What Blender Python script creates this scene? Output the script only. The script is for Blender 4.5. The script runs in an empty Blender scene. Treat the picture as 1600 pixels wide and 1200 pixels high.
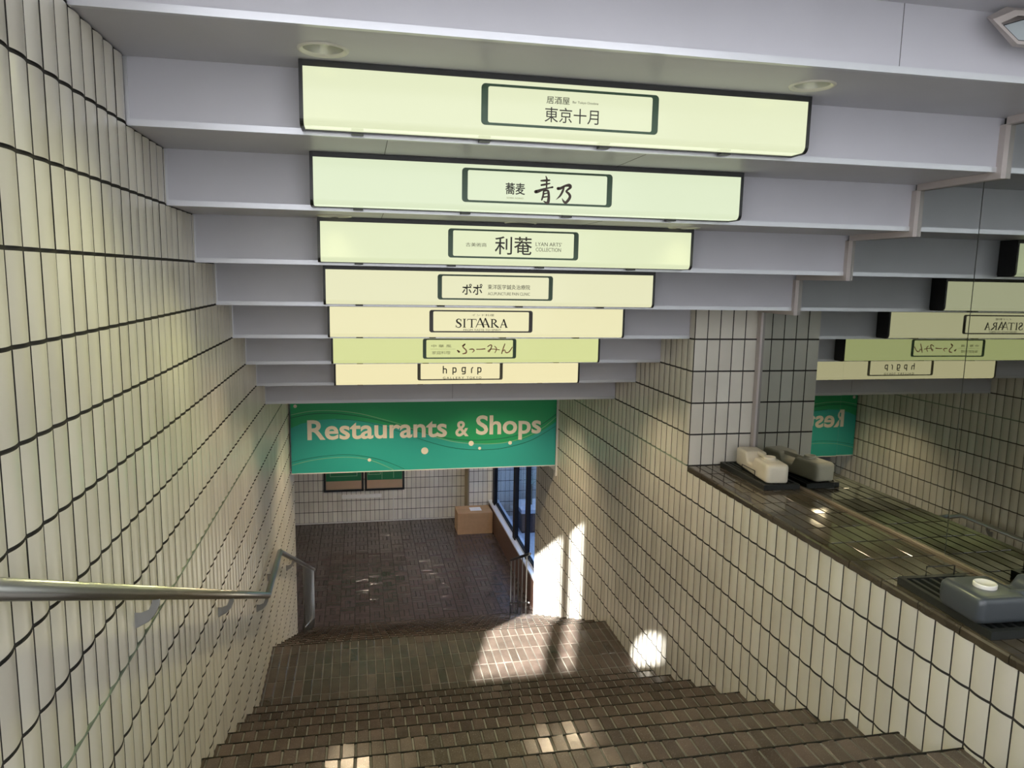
import bpy, bmesh, math, random
from mathutils import Vector, Matrix
from mathutils.geometry import tessellate_polygon
random.seed(7)
SC = bpy.context.scene
COL = SC.collection
PI = math.pi

# ------------------------------------------------------------------ camera
cam_d = bpy.data.cameras.new('camera')
cam = bpy.data.objects.new('camera', cam_d)
COL.objects.link(cam)
cam_d.sensor_fit = 'HORIZONTAL'
cam_d.sensor_width = 36.0
cam_d.lens = 36.0 * 1164.6 / 1600.0
cam_d.clip_start = 0.05
PITCH, YAW, ROLL = -0.1431, 0.2028, 0.0186
_cy, _sy, _cp, _sp = math.cos(YAW), math.sin(YAW), math.cos(PITCH), math.sin(PITCH)
_f = Vector((_sy * _cp, _cy * _cp, _sp))
_r = Vector((_cy, -_sy, 0))
_u = _r.cross(_f)
_c, _s = math.cos(ROLL), math.sin(ROLL)
_R, _U = _c * _r + _s * _u, -_s * _r + _c * _u
cam.matrix_world = Matrix(((_R.x, _U.x, -_f.x, 0.8174), (_R.y, _U.y, -_f.y, -3.016),
                           (_R.z, _U.z, -_f.z, -0.5176), (0, 0, 0, 1)))
SC.camera = cam

# ------------------------------------------------------------------ sky, sun, exposure
SKY_COL, SKY_STR = (0.92, 0.93, 0.97), 4.3
SUN_STR = 52.0
DOWN_W = 27.0         # each stair downlight
LOBBY_W = 95.0        # each lobby downlight
DEEP_W = 26.0         # each stair downlight further down
SIGN_STR = 0.81
world = bpy.data.worlds.new('sky')
SC.world = world
world.use_nodes = True
bg = world.node_tree.nodes['Background']
bg.inputs[0].default_value = (*SKY_COL, 1)
bg.inputs[1].default_value = SKY_STR
sun_d = bpy.data.lights.new('sun', 'SUN')
sun_d.energy = SUN_STR
sun_d.angle = 0.009
sun_d.color = (1.0, 0.97, 0.93)
sun = bpy.data.objects.new('sun', sun_d)
COL.objects.link(sun)
SUNDIR = Vector((0.335, 1.0, -0.58)).normalized()
sun.rotation_euler = SUNDIR.to_track_quat('-Z', 'Y').to_euler()
sun.location = (-3, -9, 8)
SC.view_settings.view_transform = 'Standard'
SC.view_settings.look = 'None'
SC.view_settings.gamma = 1.0
SC.view_settings.use_curve_mapping = False
SC.view_settings.exposure = 0.22

# ------------------------------------------------------------------ dimensions (metres)
H, D = 0.236, 0.526            # ceiling step = one tile course, and its depth
W, W2 = 3.2025, 3.705          # right wall, mirror wall above the ledge
LEDGE = -1.888
TR, RI = 0.3464, 0.1536        # stair tread, riser
ZL, ZF = -3.914, -5.911        # landing, lower lobby floor
PIER = 2.02
LEND, REND = 6.2, 6.75         # where the left and right stair walls stop
YB, YB2 = 13.08, 12.55         # far wall, its projecting right part

# ------------------------------------------------------------------ materials
def new_mat(name):
    m = bpy.data.materials.new(name)
    m.use_nodes = True
    nt = m.node_tree
    return m, nt, nt.nodes['Principled BSDF']

def mat(name, col, rough=0.5, metal=0.0, spec=0.5, noise=0.0, nscale=20.0, bump=0.0, bscale=200.0, coat=0.0):
    m, nt, b = new_mat(name)
    b.inputs['Base Color'].default_value = (*col, 1)
    b.inputs['Roughness'].default_value = rough
    b.inputs['Metallic'].default_value = metal
    b.inputs['Specular IOR Level'].default_value = spec
    b.inputs['Coat Weight'].default_value = coat
    b.inputs['Coat Roughness'].default_value = 0.08
    if noise or bump:
        tc = nt.nodes.new('ShaderNodeTexCoord')
    if noise:
        n = nt.nodes.new('ShaderNodeTexNoise')
        n.inputs['Scale'].default_value = nscale
        n.inputs['Detail'].default_value = 4
        nt.links.new(tc.outputs['Object'], n.inputs['Vector'])
        r = nt.nodes.new('ShaderNodeValToRGB')
        r.color_ramp.elements[0].position = 0.3
        r.color_ramp.elements[1].position = 0.7
        r.color_ramp.elements[0].color = (*[c * (1 - noise) for c in col], 1)
        r.color_ramp.elements[1].color = (*[min(1, c * (1 + noise)) for c in col], 1)
        nt.links.new(n.outputs['Fac'], r.inputs['Fac'])
        nt.links.new(r.outputs['Color'], b.inputs['Base Color'])
    if bump:
        n2 = nt.nodes.new('ShaderNodeTexNoise')
        n2.inputs['Scale'].default_value = bscale
        n2.inputs['Detail'].default_value = 3
        nt.links.new(tc.outputs['Object'], n2.inputs['Vector'])
        bp = nt.nodes.new('ShaderNodeBump')
        bp.inputs['Strength'].default_value = bump
        bp.inputs['Distance'].default_value = 0.002
        nt.links.new(n2.outputs['Fac'], bp.inputs['Height'])
        nt.links.new(bp.outputs['Normal'], b.inputs['Normal'])
    return m

def tile_mat(name, stops, rough, spots=0.0, bump=0.0, bscale=60.0, spec=0.5, mottle=0.12, mscale=6.0):
    """glazed tile whose tone varies from tile to tile (face attribute 'tint') with a little mottling"""
    m, nt, b = new_mat(name)
    b.inputs['Roughness'].default_value = rough
    b.inputs['Specular IOR Level'].default_value = spec
    at = nt.nodes.new('ShaderNodeAttribute')
    at.attribute_name = 'tint'
    r = nt.nodes.new('ShaderNodeValToRGB')
    el = r.color_ramp.elements
    while len(el) < len(stops):
        el.new(0.5)
    for i, c in enumerate(stops):
        el[i].position = i / (len(stops) - 1)
        el[i].color = (*c, 1)
    nt.links.new(at.outputs['Fac'], r.inputs['Fac'])
    tc = nt.nodes.new('ShaderNodeTexCoord')
    n = nt.nodes.new('ShaderNodeTexNoise')
    n.inputs['Scale'].default_value = mscale
    n.inputs['Detail'].default_value = 5
    nt.links.new(tc.outputs['Object'], n.inputs['Vector'])
    mr = nt.nodes.new('ShaderNodeMapRange')
    mr.inputs['From Min'].default_value = 0.3
    mr.inputs['From Max'].default_value = 0.7
    mr.inputs['To Min'].default_value = 1 - mottle
    mr.inputs['To Max'].default_value = 1 + mottle
    nt.links.new(n.outputs['Fac'], mr.inputs['Value'])
    mx = nt.nodes.new('ShaderNodeVectorMath')
    mx.operation = 'SCALE'
    nt.links.new(r.outputs['Color'], mx.inputs[0])
    nt.links.new(mr.outputs['Result'], mx.inputs['Scale'])
    out = mx.outputs[0]
    if spots:
        n3 = nt.nodes.new('ShaderNodeTexNoise')
        n3.inputs['Scale'].default_value = 220
        nt.links.new(tc.outputs['Object'], n3.inputs['Vector'])
        r3 = nt.nodes.new('ShaderNodeValToRGB')
        r3.color_ramp.elements[0].position = 0.62
        r3.color_ramp.elements[1].position = 0.72
        r3.color_ramp.elements[1].color = (spots, spots, spots, 1)
        r3.color_ramp.elements[0].color = (0, 0, 0, 1)
        nt.links.new(n3.outputs['Fac'], r3.inputs['Fac'])
        ad = nt.nodes.new('ShaderNodeVectorMath')
        ad.operation = 'ADD'
        nt.links.new(out, ad.inputs[0])
        nt.links.new(r3.outputs['Color'], ad.inputs[1])
        out = ad.outputs[0]
    nt.links.new(out, b.inputs['Base Color'])
    if bump:
        n2 = nt.nodes.new('ShaderNodeTexNoise')
        n2.inputs['Scale'].default_value = bscale
        n2.inputs['Detail'].default_value = 4
        nt.links.new(tc.outputs['Object'], n2.inputs['Vector'])
        bp = nt.nodes.new('ShaderNodeBump')
        bp.inputs['Strength'].default_value = bump
        bp.inputs['Distance'].default_value = 0.004
        nt.links.new(n2.outputs['Fac'], bp.inputs['Height'])
        nt.links.new(bp.outputs['Normal'], b.inputs['Normal'])
    return m

def emit_mat(name, col, strength, rough=0.15):
    """backlit acrylic: gives off light and keeps a glossy surface"""
    m, nt, b = new_mat(name)
    b.inputs['Base Color'].default_value = (0.05, 0.05, 0.05, 1)
    b.inputs['Roughness'].default_value = rough
    b.inputs['Specular IOR Level'].default_value = 0.25
    b.inputs['Emission Color'].default_value = (*col, 1)
    b.inputs['Emission Strength'].default_value = strength
    return m

def glass_mat(name, tint=(0.92, 0.96, 0.96), refl=0.10):
    m = bpy.data.materials.new(name)
    m.use_nodes = True
    nt = m.node_tree
    nt.nodes.clear()
    o = nt.nodes.new('ShaderNodeOutputMaterial')
    t = nt.nodes.new('ShaderNodeBsdfTransparent')
    t.inputs[0].default_value = (*tint, 1)
    g = nt.nodes.new('ShaderNodeBsdfGlossy')
    g.inputs['Roughness'].default_value = 0.02
    mx = nt.nodes.new('ShaderNodeMixShader')
    mx.inputs[0].default_value = refl
    nt.links.new(t.outputs[0], mx.inputs[1])
    nt.links.new(g.outputs[0], mx.inputs[2])
    nt.links.new(mx.outputs[0], o.inputs[0])
    return m

M = {}
M['wall_tile'] = tile_mat('cream glazed tile', [(0.59, 0.56, 0.475), (0.655, 0.625, 0.535), (0.71, 0.685, 0.595)], 0.28, bump=0.12, bscale=25, mottle=0.06, mscale=3)
M['grout'] = mat('dark tile joint', (0.035, 0.032, 0.028), 0.9)
M['floor_tile'] = tile_mat('brown quarry tile', [(0.049, 0.037, 0.029), (0.070, 0.052, 0.041), (0.096, 0.070, 0.058)], 0.215, spots=0.10, bump=0.10, bscale=45, mottle=0.2, mscale=9)
M['lobby_tile'] = tile_mat('dark brown lobby tile', [(0.050, 0.040, 0.037), (0.062, 0.048, 0.045), (0.074, 0.057, 0.053)], 0.16, spots=0.05, bump=0.25, bscale=45, mottle=0.15, mscale=9)
M['floor_joint'] = mat('pale mortar joint', (0.11, 0.105, 0.085), 0.7, noise=0.5, nscale=6)
M['ledge_tile'] = tile_mat('wet brown ledge tile', [(0.045, 0.036, 0.024), (0.065, 0.052, 0.032), (0.085, 0.066, 0.045)], 0.10, bump=0.06, bscale=40, spec=0.95, mottle=0.25, mscale=14)
M['joint_and_nosing_shadow'] = mat('black joint and nosing shadow', (0.016, 0.015, 0.012), 0.85, spec=0.1)
M['paint'] = mat('lavender grey painted panel', (0.52, 0.52, 0.555), 0.42, noise=0.03, nscale=3)
M['alu'] = mat('pale aluminium trim', (0.58, 0.59, 0.61), 0.32, metal=0.5)
M['seam'] = mat('dark seam', (0.12, 0.12, 0.12), 0.8)
M['trim'] = mat('anodised beige trim', (0.50, 0.45, 0.42), 0.4, metal=0.2)
M['brass'] = mat('dull brass trim', (0.30, 0.24, 0.17), 0.4, metal=0.5)
M['black'] = mat('black metal', (0.012, 0.013, 0.013), 0.38)
M['frame'] = mat('dark grey sign frame', (0.022, 0.023, 0.022), 0.35)
M['ink'] = mat('dark print', (0.020, 0.018, 0.010), 0.5)
M['ink_grey'] = mat('grey print', (0.19, 0.19, 0.13), 0.5)
M['ink_brown'] = mat('dark brown brush print', (0.06, 0.035, 0.022), 0.5)
M['ink_rust'] = mat('faded rust brush print', (0.50, 0.24, 0.13), 0.5)
M['ink_faint'] = mat('faded print', (0.43, 0.44, 0.24), 0.5)
M['ring_green'] = mat('dark green placard border', (0.035, 0.085, 0.040), 0.4)
M['ring_brown'] = mat('dark brown placard border', (0.045, 0.038, 0.032), 0.4)
M['ring_olive'] = mat('olive placard border', (0.13, 0.12, 0.07), 0.4)
M['steel'] = mat('brushed stainless steel', (0.46, 0.46, 0.44), 0.33, metal=1.0)
M['dark_steel'] = mat('dark steel', (0.16, 0.155, 0.145), 0.35, metal=1.0)
M['galv'] = mat('grey bracket steel', (0.36, 0.36, 0.35), 0.45, metal=0.3)
M['mirror'] = mat('smoked mirror', (0.40, 0.42, 0.40), 0.012, metal=1.0)
M['banner_teal'] = mat('teal banner', (0.035, 0.42, 0.36), 0.35)
M['banner_green'] = mat('green banner', (0.025, 0.40, 0.16), 0.35)
M['banner_line'] = mat('pale green banner line', (0.25, 0.55, 0.32), 0.4)
M['banner_dark'] = mat('dark green banner line', (0.010, 0.14, 0.09), 0.4)
M['banner_white'] = mat('cream lettering', (0.86, 0.80, 0.68), 0.5)
M['white_plastic'] = mat('yellowed white plastic', (0.66, 0.61, 0.48), 0.38, noise=0.05, nscale=9)
M['dark_plastic'] = mat('dark blue grey plastic', (0.055, 0.063, 0.068), 0.28, bump=0.15, bscale=40)
M['cap_white'] = mat('white plastic cap', (0.72, 0.70, 0.62), 0.4)
M['tray'] = mat('black rubber tray', (0.014, 0.016, 0.014), 0.5, bump=0.3, bscale=150)
M['card'] = mat('brown cardboard', (0.40, 0.25, 0.13), 0.8, noise=0.06, nscale=12)
M['paper'] = mat('white paper', (0.78, 0.80, 0.84), 0.7)
M['poster_green'] = mat('green poster print', (0.02, 0.17, 0.075), 0.3)
M['poster_tan'] = mat('tan poster print', (0.42, 0.30, 0.20), 0.4)
M['poster_line'] = mat('pale poster line', (0.30, 0.45, 0.33), 0.4)
M['sealant'] = mat('green stained sealant', (0.17, 0.22, 0.16), 0.6, noise=0.5, nscale=5)
M['olive'] = mat('olive tan and shaded return', (0.28, 0.23, 0.14), 0.7)
M['concrete'] = mat('pale concrete', (0.66, 0.66, 0.66), 0.8, noise=0.06)
M['street'] = mat('grey paving', (0.42, 0.41, 0.40), 0.8, noise=0.1)
M['facade'] = mat('white sun mask render', (0.84, 0.84, 0.86), 0.85)
M['reflector'] = mat('satin reflector', (0.50, 0.51, 0.47), 0.35, metal=0.3)
M['lamp_ring'] = mat('cream lamp ring', (0.68, 0.67, 0.58), 0.4)
M['glass'] = glass_mat('window glass', (0.52, 0.66, 0.90), 0.12)
M['lamp_glass'] = mat('frosted lamp glass', (0.42, 0.47, 0.48), 0.2)
M['plant'] = mat('pale spiky leaf', (0.42, 0.48, 0.38), 0.5)
M['white_bar'] = mat('translucent white bar', (0.78, 0.77, 0.73), 0.4)
M['caulk'] = mat('white caulk', (0.70, 0.68, 0.64), 0.6)
M['brick'] = mat('brown brick base', (0.085, 0.045, 0.032), 0.45, noise=0.2, nscale=18)
M['sill'] = mat('pale metal sill', (0.70, 0.73, 0.78), 0.3, metal=0.3)
M['matt_black'] = mat('matt black window frame', (0.010, 0.010, 0.012), 0.6, spec=0.15)

# ------------------------------------------------------------------ mesh builder
class MB:
    def __init__(s):
        s.v, s.f, s.mi, s.sm, s.t = [], [], [], [], []
    def face(s, idx, mi=0, smooth=False, tint=0.5):
        s.f.append(tuple(idx)); s.mi.append(mi); s.sm.append(smooth); s.t.append(tint)
    def add(s, pts):
        n = len(s.v)
        s.v.extend([tuple(p) for p in pts])
        return n
    def poly(s, pts, mi=0, tint=0.5):
        n = s.add(pts)
        s.face(range(n, n + len(pts)), mi, False, tint)
    def box(s, x0, x1, y0, y1, z0, z1, mi=0, skip='', tint=0.5):
        n = s.add([(x0, y0, z0), (x1, y0, z0), (x1, y1, z0), (x0, y1, z0), (x0, y0, z1), (x1, y0, z1), (x1, y1, z1), (x0, y1, z1)])
        for key, q in (('b', (0, 3, 2, 1)), ('t', (4, 5, 6, 7)), ('f', (0, 1, 5, 4)), ('k', (2, 3, 7, 6)), ('r', (1, 2, 6, 5)), ('l', (3, 0, 4, 7))):
            if key not in skip:
                s.face([n + i for i in q], mi, False, tint)
        return s
    def bevel_box(s, x0, x1, y0, y1, z0, z1, b, mi=0, seg=3):
        """a box with rounded edges"""
        bm = bmesh.new()
        bmesh.ops.create_cube(bm, size=1)
        for v in bm.verts:
            v.co = Vector(((x0 + x1) / 2 + v.co.x * (x1 - x0), (y0 + y1) / 2 + v.co.y * (y1 - y0), (z0 + z1) / 2 + v.co.z * (z1 - z0)))
        bmesh.ops.bevel(bm, geom=bm.edges[:], offset=b, segments=seg, profile=0.5, affect='EDGES')
        s.absorb(bm, mi, True)
        return s
    def absorb(s, bm, mi=0, smooth=False):
        bm.verts.index_update()
        n = s.add([v.co for v in bm.verts])
        for f in bm.faces:
            s.face([n + v.index for v in f.verts], mi, smooth)
        bm.free()
    def prism(s, pts2, axis, a0, a1, mi=0, smooth=False):
        """polygon pts2 extruded along axis 'x','y','z'; pts2 are the two other coordinates in order"""
        def P(p, a):
            return {'x': (a, p[0], p[1]), 'y': (p[0], a, p[1]), 'z': (p[0], p[1], a)}[axis]
        k = len(pts2)
        n = s.add([P(p, a0) for p in pts2] + [P(p, a1) for p in pts2])
        s.face(range(n, n + k), mi)
        s.face(range(n + 2 * k - 1, n + k - 1, -1), mi)
        for i in range(k):
            j = (i + 1) % k
            s.face((n + i, n + j, n + k + j, n + k + i), mi, smooth)
        return s
    def tube(s, pts, r, seg=12, mi=0, cap=True):
        """round bar along a polyline with mitred corners"""
        pts = [Vector(p) for p in pts]
        rings = []
        for i, p in enumerate(pts):
            d0 = (p - pts[i - 1]).normalized() if i else None
            d1 = (pts[i + 1] - p).normalized() if i < len(pts) - 1 else None
            t = (d0 + d1).normalized() if d0 and d1 else (d0 or d1)
            d = d0 or d1
            up = Vector((0, 0, 1)) if abs(t.z) < 0.95 else Vector((1, 0, 0))
            a = t.cross(up).normalized()
            b2 = a.cross(t).normalized()
            k = 1 / max(0.35, abs(t.dot(d)))
            ring = []
            for j in range(seg):
                th = 2 * PI * j / seg
                o = a * math.cos(th) * r + b2 * math.sin(th) * r * k
                ring.append(p + o)
            rings.append(s.add(ring))
        for q in range(len(rings) - 1):
            for j in range(seg):
                k2 = (j + 1) % seg
                s.face((rings[q] + j, rings[q] + k2, rings[q + 1] + k2, rings[q + 1] + j), mi, True)
        if cap:
            s.face([rings[0] + j for j in range(seg)][::-1], mi)
            s.face([rings[-1] + j for j in range(seg)], mi)
        return s
    def lathe(s, prof, cx, cy, seg=32, mi=0, smooth=True, close=False):
        """profile [(r,z)...] spun about the vertical through (cx, cy)"""
        rings = []
        for r, z in prof:
            rings.append(s.add([(cx + r * math.cos(2 * PI * j / seg), cy + r * math.sin(2 * PI * j / seg), z) for j in range(seg)]))
        for q in range(len(rings) - 1):
            for j in range(seg):
                k = (j + 1) % seg
                s.face((rings[q] + j, rings[q] + k, rings[q + 1] + k, rings[q + 1] + j), mi, smooth)
        if close:
            s.face([rings[-1] + j for j in range(seg)], mi)
            s.face([rings[0] + j for j in range(seg)][::-1], mi)
        return s
    def ring2(s, outer, inner, y0, y1, mi=0):
        """flat ring between two outlines with equally many points, in the xz plane, thickness y0..y1"""
        k = len(outer)
        n = s.add([(p[0], y0, p[1]) for p in outer] + [(p[0], y0, p[1]) for p in inner] + [(p[0], y1, p[1]) for p in outer] + [(p[0], y1, p[1]) for p in inner])
        for i in range(k):
            j = (i + 1) % k
            s.face((n + i, n + j, n + k + j, n + k + i), mi)
            s.face((n + 2 * k + i, n + 3 * k + i, n + 3 * k + j, n + 2 * k + j), mi)
            s.face((n + i, n + 2 * k + i, n + 2 * k + j, n + j), mi)
            s.face((n + k + i, n + k + j, n + 3 * k + j, n + 3 * k + i), mi)
        return s
    def build(s, name, mats, parent=None, recalc=True):
        me = bpy.data.meshes.new(name)
        me.from_pydata(s.v, [], s.f)
        if not isinstance(mats, (list, tuple)):
            mats = [mats]
        for m in mats:
            me.materials.append(m)
        me.polygons.foreach_set('material_index', s.mi)
        me.polygons.foreach_set('use_smooth', s.sm)
        at = me.attributes.new('tint', 'FLOAT', 'FACE')
        at.data.foreach_set('value', s.t)
        if recalc:
            bm = bmesh.new()
            bm.from_mesh(me)
            bmesh.ops.recalc_face_normals(bm, faces=bm.faces[:])
            bm.to_mesh(me)
            bm.free()
        me.update()
        o = bpy.data.objects.new(name, me)
        COL.objects.link(o)
        if parent is not None:
            o.parent = parent
        return o

def rrect(x0, x1, z0, z1, r, n=6):
    pts = []
    for cx, cz, a0 in ((x1 - r, z1 - r, 0), (x0 + r, z1 - r, PI / 2), (x0 + r, z0 + r, PI), (x1 - r, z0 + r, 1.5 * PI)):
        for i in range(n + 1):
            a = a0 + PI / 2 * i / n
            pts.append((cx + r * math.cos(a), cz + r * math.sin(a)))
    return pts

def tag(o, label, cat=None, group=None):
    o['label'] = label
    if cat:
        o['category'] = cat
    if group:
        o['group'] = group
    return o

def thing(name, label, cat, loc=(0, 0, 0), rotz=0.0, group=None):
    o = bpy.data.objects.new(name, None)
    o.empty_display_size = 0.1
    COL.objects.link(o)
    o.location = loc
    o.rotation_euler = (0, 0, rotz)
    return tag(o, label, cat, group)

def structure(o, label=None, cat=None):
    o['kind'] = 'structure'
    if label:
        o['label'] = label
    if cat:
        o['category'] = cat
    return o

# ------------------------------------------------------------------ profiles of the stair and of the stepped ceiling
def ceil_z(y):
    if y >= 7 * D:
        return -7 * H
    return -math.floor(y / D + 1e-6) * H

NOSE0, ZN0 = 0.041, -2.685          # nosing of reference step
def steps_list():
    """(back y, nosing y, z) of every tread, top to bottom"""
    out = []
    for n in range(-4, 8):
        out.append((NOSE0 + TR * (n - 1), NOSE0 + TR * n, ZN0 - RI * n))
    out.append((NOSE0 + TR * 7, 3.70, ZL))
    for m in range(1, 13):
        out.append((3.70 + TR * (m - 1), 3.70 + TR * m, ZL - RI * m))
    return out
STEPS = steps_list()
TOPY, TOPZ = STEPS[0][0], STEPS[0][2] + RI
LASTY = STEPS[-1][1]
def stair_z(y):
    if y < TOPY:
        return TOPZ
    for b, n, z in STEPS:
        if y < n:
            return z
    return ZF

# ------------------------------------------------------------------ tiled walls (curved-face tiles set in straight columns)
TP = 0.103
def tile_columns(mb, place, us, zlo, zhi, joint=0.0075, hjoint=0.0115, bulge=0.0075, seg=6, pitch=TP, course=H, z_off=0.0, recess=0.004):
    """place(u, d, z) -> point; d is out of the wall"""
    for u0 in us:
        a, b = u0 + joint / 2, u0 + pitch - joint / 2
        lo, hi = zlo(u0, u0 + pitch), zhi(u0, u0 + pitch)
        k = math.floor((lo - z_off) / course)
        while k * course + z_off < hi - 0.004:
            z0, z1 = k * course + z_off + hjoint / 2, (k + 1) * course + z_off - hjoint / 2
            k += 1
            z0, z1 = max(z0, lo), min(z1, hi)
            if z1 - z0 < 0.012:
                continue
            t = min(1, max(0, random.gauss(0.5, 0.22)))
            db = random.uniform(-0.0008, 0.0008)
            prof = []
            for i in range(seg + 1):
                w = i / seg
                prof.append((a + (b - a) * w, db + bulge * (1 - (2 * w - 1) ** 2)))
            n = mb.add([place(u, d, z0) for u, d in prof] + [place(u, d, z1) for u, d in prof])
            q = seg + 1
            for i in range(seg):
                mb.face((n + i, n + i + 1, n + q + i + 1, n + q + i), 0, True, t)
            # the four edges of the tile
            e = mb.add([place(u, d, z0) for u, d in prof] + [place(b, -recess, z0), place(a, -recess, z0)])
            mb.face(range(e, e + q + 2), 1, False, t)
            e = mb.add([place(u, d, z1) for u, d in prof] + [place(b, -recess, z1), place(a, -recess, z1)])
            mb.face(range(e, e + q + 2), 1, False, t)
            for uu, dd in (prof[0], prof[-1]):
                e = mb.add([place(uu, dd, z0), place(uu, dd, z1), place(uu, -recess, z1), place(uu, -recess, z0)])
                mb.face(range(e, e + 4), 1, False, t)

def frange(a, b, st):
    n = int(round((b - a) / st))
    return [a + st * i for i in range(n)]

# left wall
mb = MB()
us = [u for u in frange(-0.005 - TP * 20, -0.005 + TP * 61, TP) if u < LEND - 0.02]
LEND = us[-1] + TP
tile_columns(mb, lambda u, d, z: (d, u, z), us, lambda a, b: min(stair_z(a), stair_z(b)) - 0.005, lambda a, b: max(ceil_z(a), ceil_z(b)) + 0.01)
mb.box(-0.28, -0.002, us[0], LEND, -6.0, 2.4, 1)
mb.box(-0.29, 0.003, LEND, LEND + 0.012, -6.0, -1.5, 0)
structure(mb.build('wall_left', [M['wall_tile'], M['grout']]), 'long cream tiled wall on the left side of the stair')

# right wall: low part under the ledge, full height beyond the pier
mb = MB()
usl = [u for u in frange(1.922 - TP * 60, 1.922 + TP * 1, TP)]
tile_columns(mb, lambda u, d, z: (W - d, u, z), usl, lambda a, b: min(stair_z(a), stair_z(b)) - 0.005, lambda a, b: LEDGE - 0.042)
ush = [u for u in frange(2.025, 2.025 + TP * 46, TP)]
REND = ush[-1] + TP
tile_columns(mb, lambda u, d, z: (W - d, u, z), ush, lambda a, b: min(stair_z(a), stair_z(b)) - 0.005, lambda a, b: max(ceil_z(a), ceil_z(b)) + 0.01)
tile_columns(mb, lambda u, d, z: (u, PIER - d, z), [W + 0.0995 * i for i in range(5)], lambda a, b: LEDGE, lambda a, b: -3 * H + 0.01, pitch=0.0995, bulge=0.002, seg=3)
mb.box(W + 0.002, W2 - 0.002, usl[0], PIER + 0.006, -6.0, LEDGE - 0.043, 1)
mb.box(W + 0.002, W2 + 0.1, PIER + 0.003, REND, -6.0, -0.3, 1)
mb.box(W - 0.003, 3.74, REND, REND + 0.012, -6.0, -1.5, 0)
structure(mb.build('wall_right', [M['wall_tile'], M['grout']]), 'cream tiled wall on the right side with a pier and a low parapet')

# the wall behind the mirror
mb = MB().box(W2 + 0.012, W2 + 0.2, usl[0], PIER + 0.1, -2.2, 2.4)
structure(mb.build('wall_mirror_backing', M['concrete']), 'wall behind the smoked mirror')

# sealant lines one course high up on both walls
for nm, x0, x1, y0, y1, lab in (('trim_1', 0.0, 0.0078, us[0], LEND, 'green stained sealant line along the left tile wall'),
                                ('trim_2', W - 0.0078, W, PIER + 0.02, REND, 'green stained sealant line along the right tile wall')):
    mb = MB().box(x0, x1, y0, y1, LEDGE - 0.005, LEDGE + 0.005)
    structure(mb.build(nm, M['sealant']), lab)

# ------------------------------------------------------------------ floor tiles
def floor_tile(mb, x0, x1, y0, y1, z, b=0.004, dip=0.004, j=0.004, tint=None, tilt=0.0012):
    x0 += j; x1 -= j; y0 += j; y1 -= j
    if x1 - x0 < 0.012 or y1 - y0 < 0.012:
        return
    t = min(1, max(0, random.gauss(0.5, 0.25))) if tint is None else tint
    s1, s2 = random.uniform(-tilt, tilt), random.uniform(-tilt, tilt)
    n = mb.add([(x0, y0, z - dip), (x1, y0, z - dip), (x1, y1, z - dip), (x0, y1, z - dip),
                (x0 + b, y0 + b, z - s1 - s2), (x1 - b, y0 + b, z + s1 - s2), (x1 - b, y1 - b, z + s1 + s2), (x0 + b, y1 - b, z - s1 + s2)])
    mb.face((n + 4, n + 5, n + 6, n + 7), 0, False, t)
    for a, c in ((0, 1), (1, 2), (2, 3), (3, 0)):
        mb.face((n + a, n + c, n + 4 + c, n + 4 + a), 0, False, t)

TX, TY = 0.0748, 0.240
XS = [0.026 - TX + TX * i for i in range(44)]
def tile_rows(mb, y_from, y_nose, z):
    rows, y, first = [], y_nose, True
    while y > y_from + 0.004:
        h = 0.155 if first else TY
        y2 = max(y_from, y - h)
        rows.append((y2, y))
        y, first = y2, False
    for y0, y1 in rows:
        for x in XS:
            floor_tile(mb, max(x, 0.0), min(x + TX, W), y0, y1, z)

mb = MB()
prof = [(-9.0, -6.3), (-9.0, TOPZ - 0.004), (TOPY, TOPZ - 0.004)]
for b, n, z in STEPS:
    prof += [(b, z - 0.004), (n, z - 0.004)]
prof += [(LASTY, -6.3)]
# body: one box per tread
for b, n, z in STEPS:
    mb.box(0.0, W, b, n - 0.006, -6.3, z - 0.0035, 1)
    tile_rows(mb, b, n, z)
    mb.box(0.0, W, n - 0.012, n - 0.003, z - 0.004, z + 0.0012, 2)          # dark strip along the nosing, standing in for the shadow line between treads
    # riser tiles under the nosing
    for x in XS:
        x0, x1 = max(x, 0) + 0.003, min(x + TX, W) - 0.003
        if x1 - x0 > 0.01:
            mb.box(x0, x1, n - 0.006, n - 0.002, z - RI + 0.006, z - 0.006, 0, skip='f', tint=random.random())
structure(mb.build('floor_stairs', [M['floor_tile'], M['floor_joint'], M['joint_and_nosing_shadow']]), 'flight of brown tiled steps with a mid landing', None)

mb = MB()
tile_rows(mb, TOPY - 1.5, TOPY, TOPZ)
mb.box(-7, 9, -12, TOPY - 1.5, TOPZ - 0.3, TOPZ - 0.002, 2)
mb.box(0, W, TOPY - 1.5, TOPY - 0.002, TOPZ - 0.3, TOPZ - 0.0035, 1)
structure(mb.build('floor_entrance', [M['floor_tile'], M['floor_joint'], M['street']]), 'paved level at the top of the stair')

# lower lobby floor: basket-weave of the same tile
mb = MB()
P3 = 0.234
nx, ny = int(6.7 / P3) + 1, int((YB - LASTY) / P3) + 1
for i in range(nx):
    for j in range(ny):
        x, y = -3.05 + i * P3, LASTY + 0.01 + j * P3
        for k in range(3):
            if (i + j) % 2:
                floor_tile(mb, x + k * P3 / 3, x + (k + 1) * P3 / 3, y, y + P3, ZF)
            else:
                floor_tile(mb, x, x + P3, y + k * P3 / 3, y + (k + 1) * P3 / 3, ZF)
mb.box(-3.3, 3.62, LASTY, YB + 0.3, ZF - 0.4, ZF - 0.0035, 1)
mb.box(-3.3, -0.29, LEND - 1.0, LASTY, ZF - 0.4, ZF - 0.0035, 1)
structure(mb.build('floor', [M['lobby_tile'], M['joint_and_nosing_shadow']]), 'dark tiled floor of the lower lobby')

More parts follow.
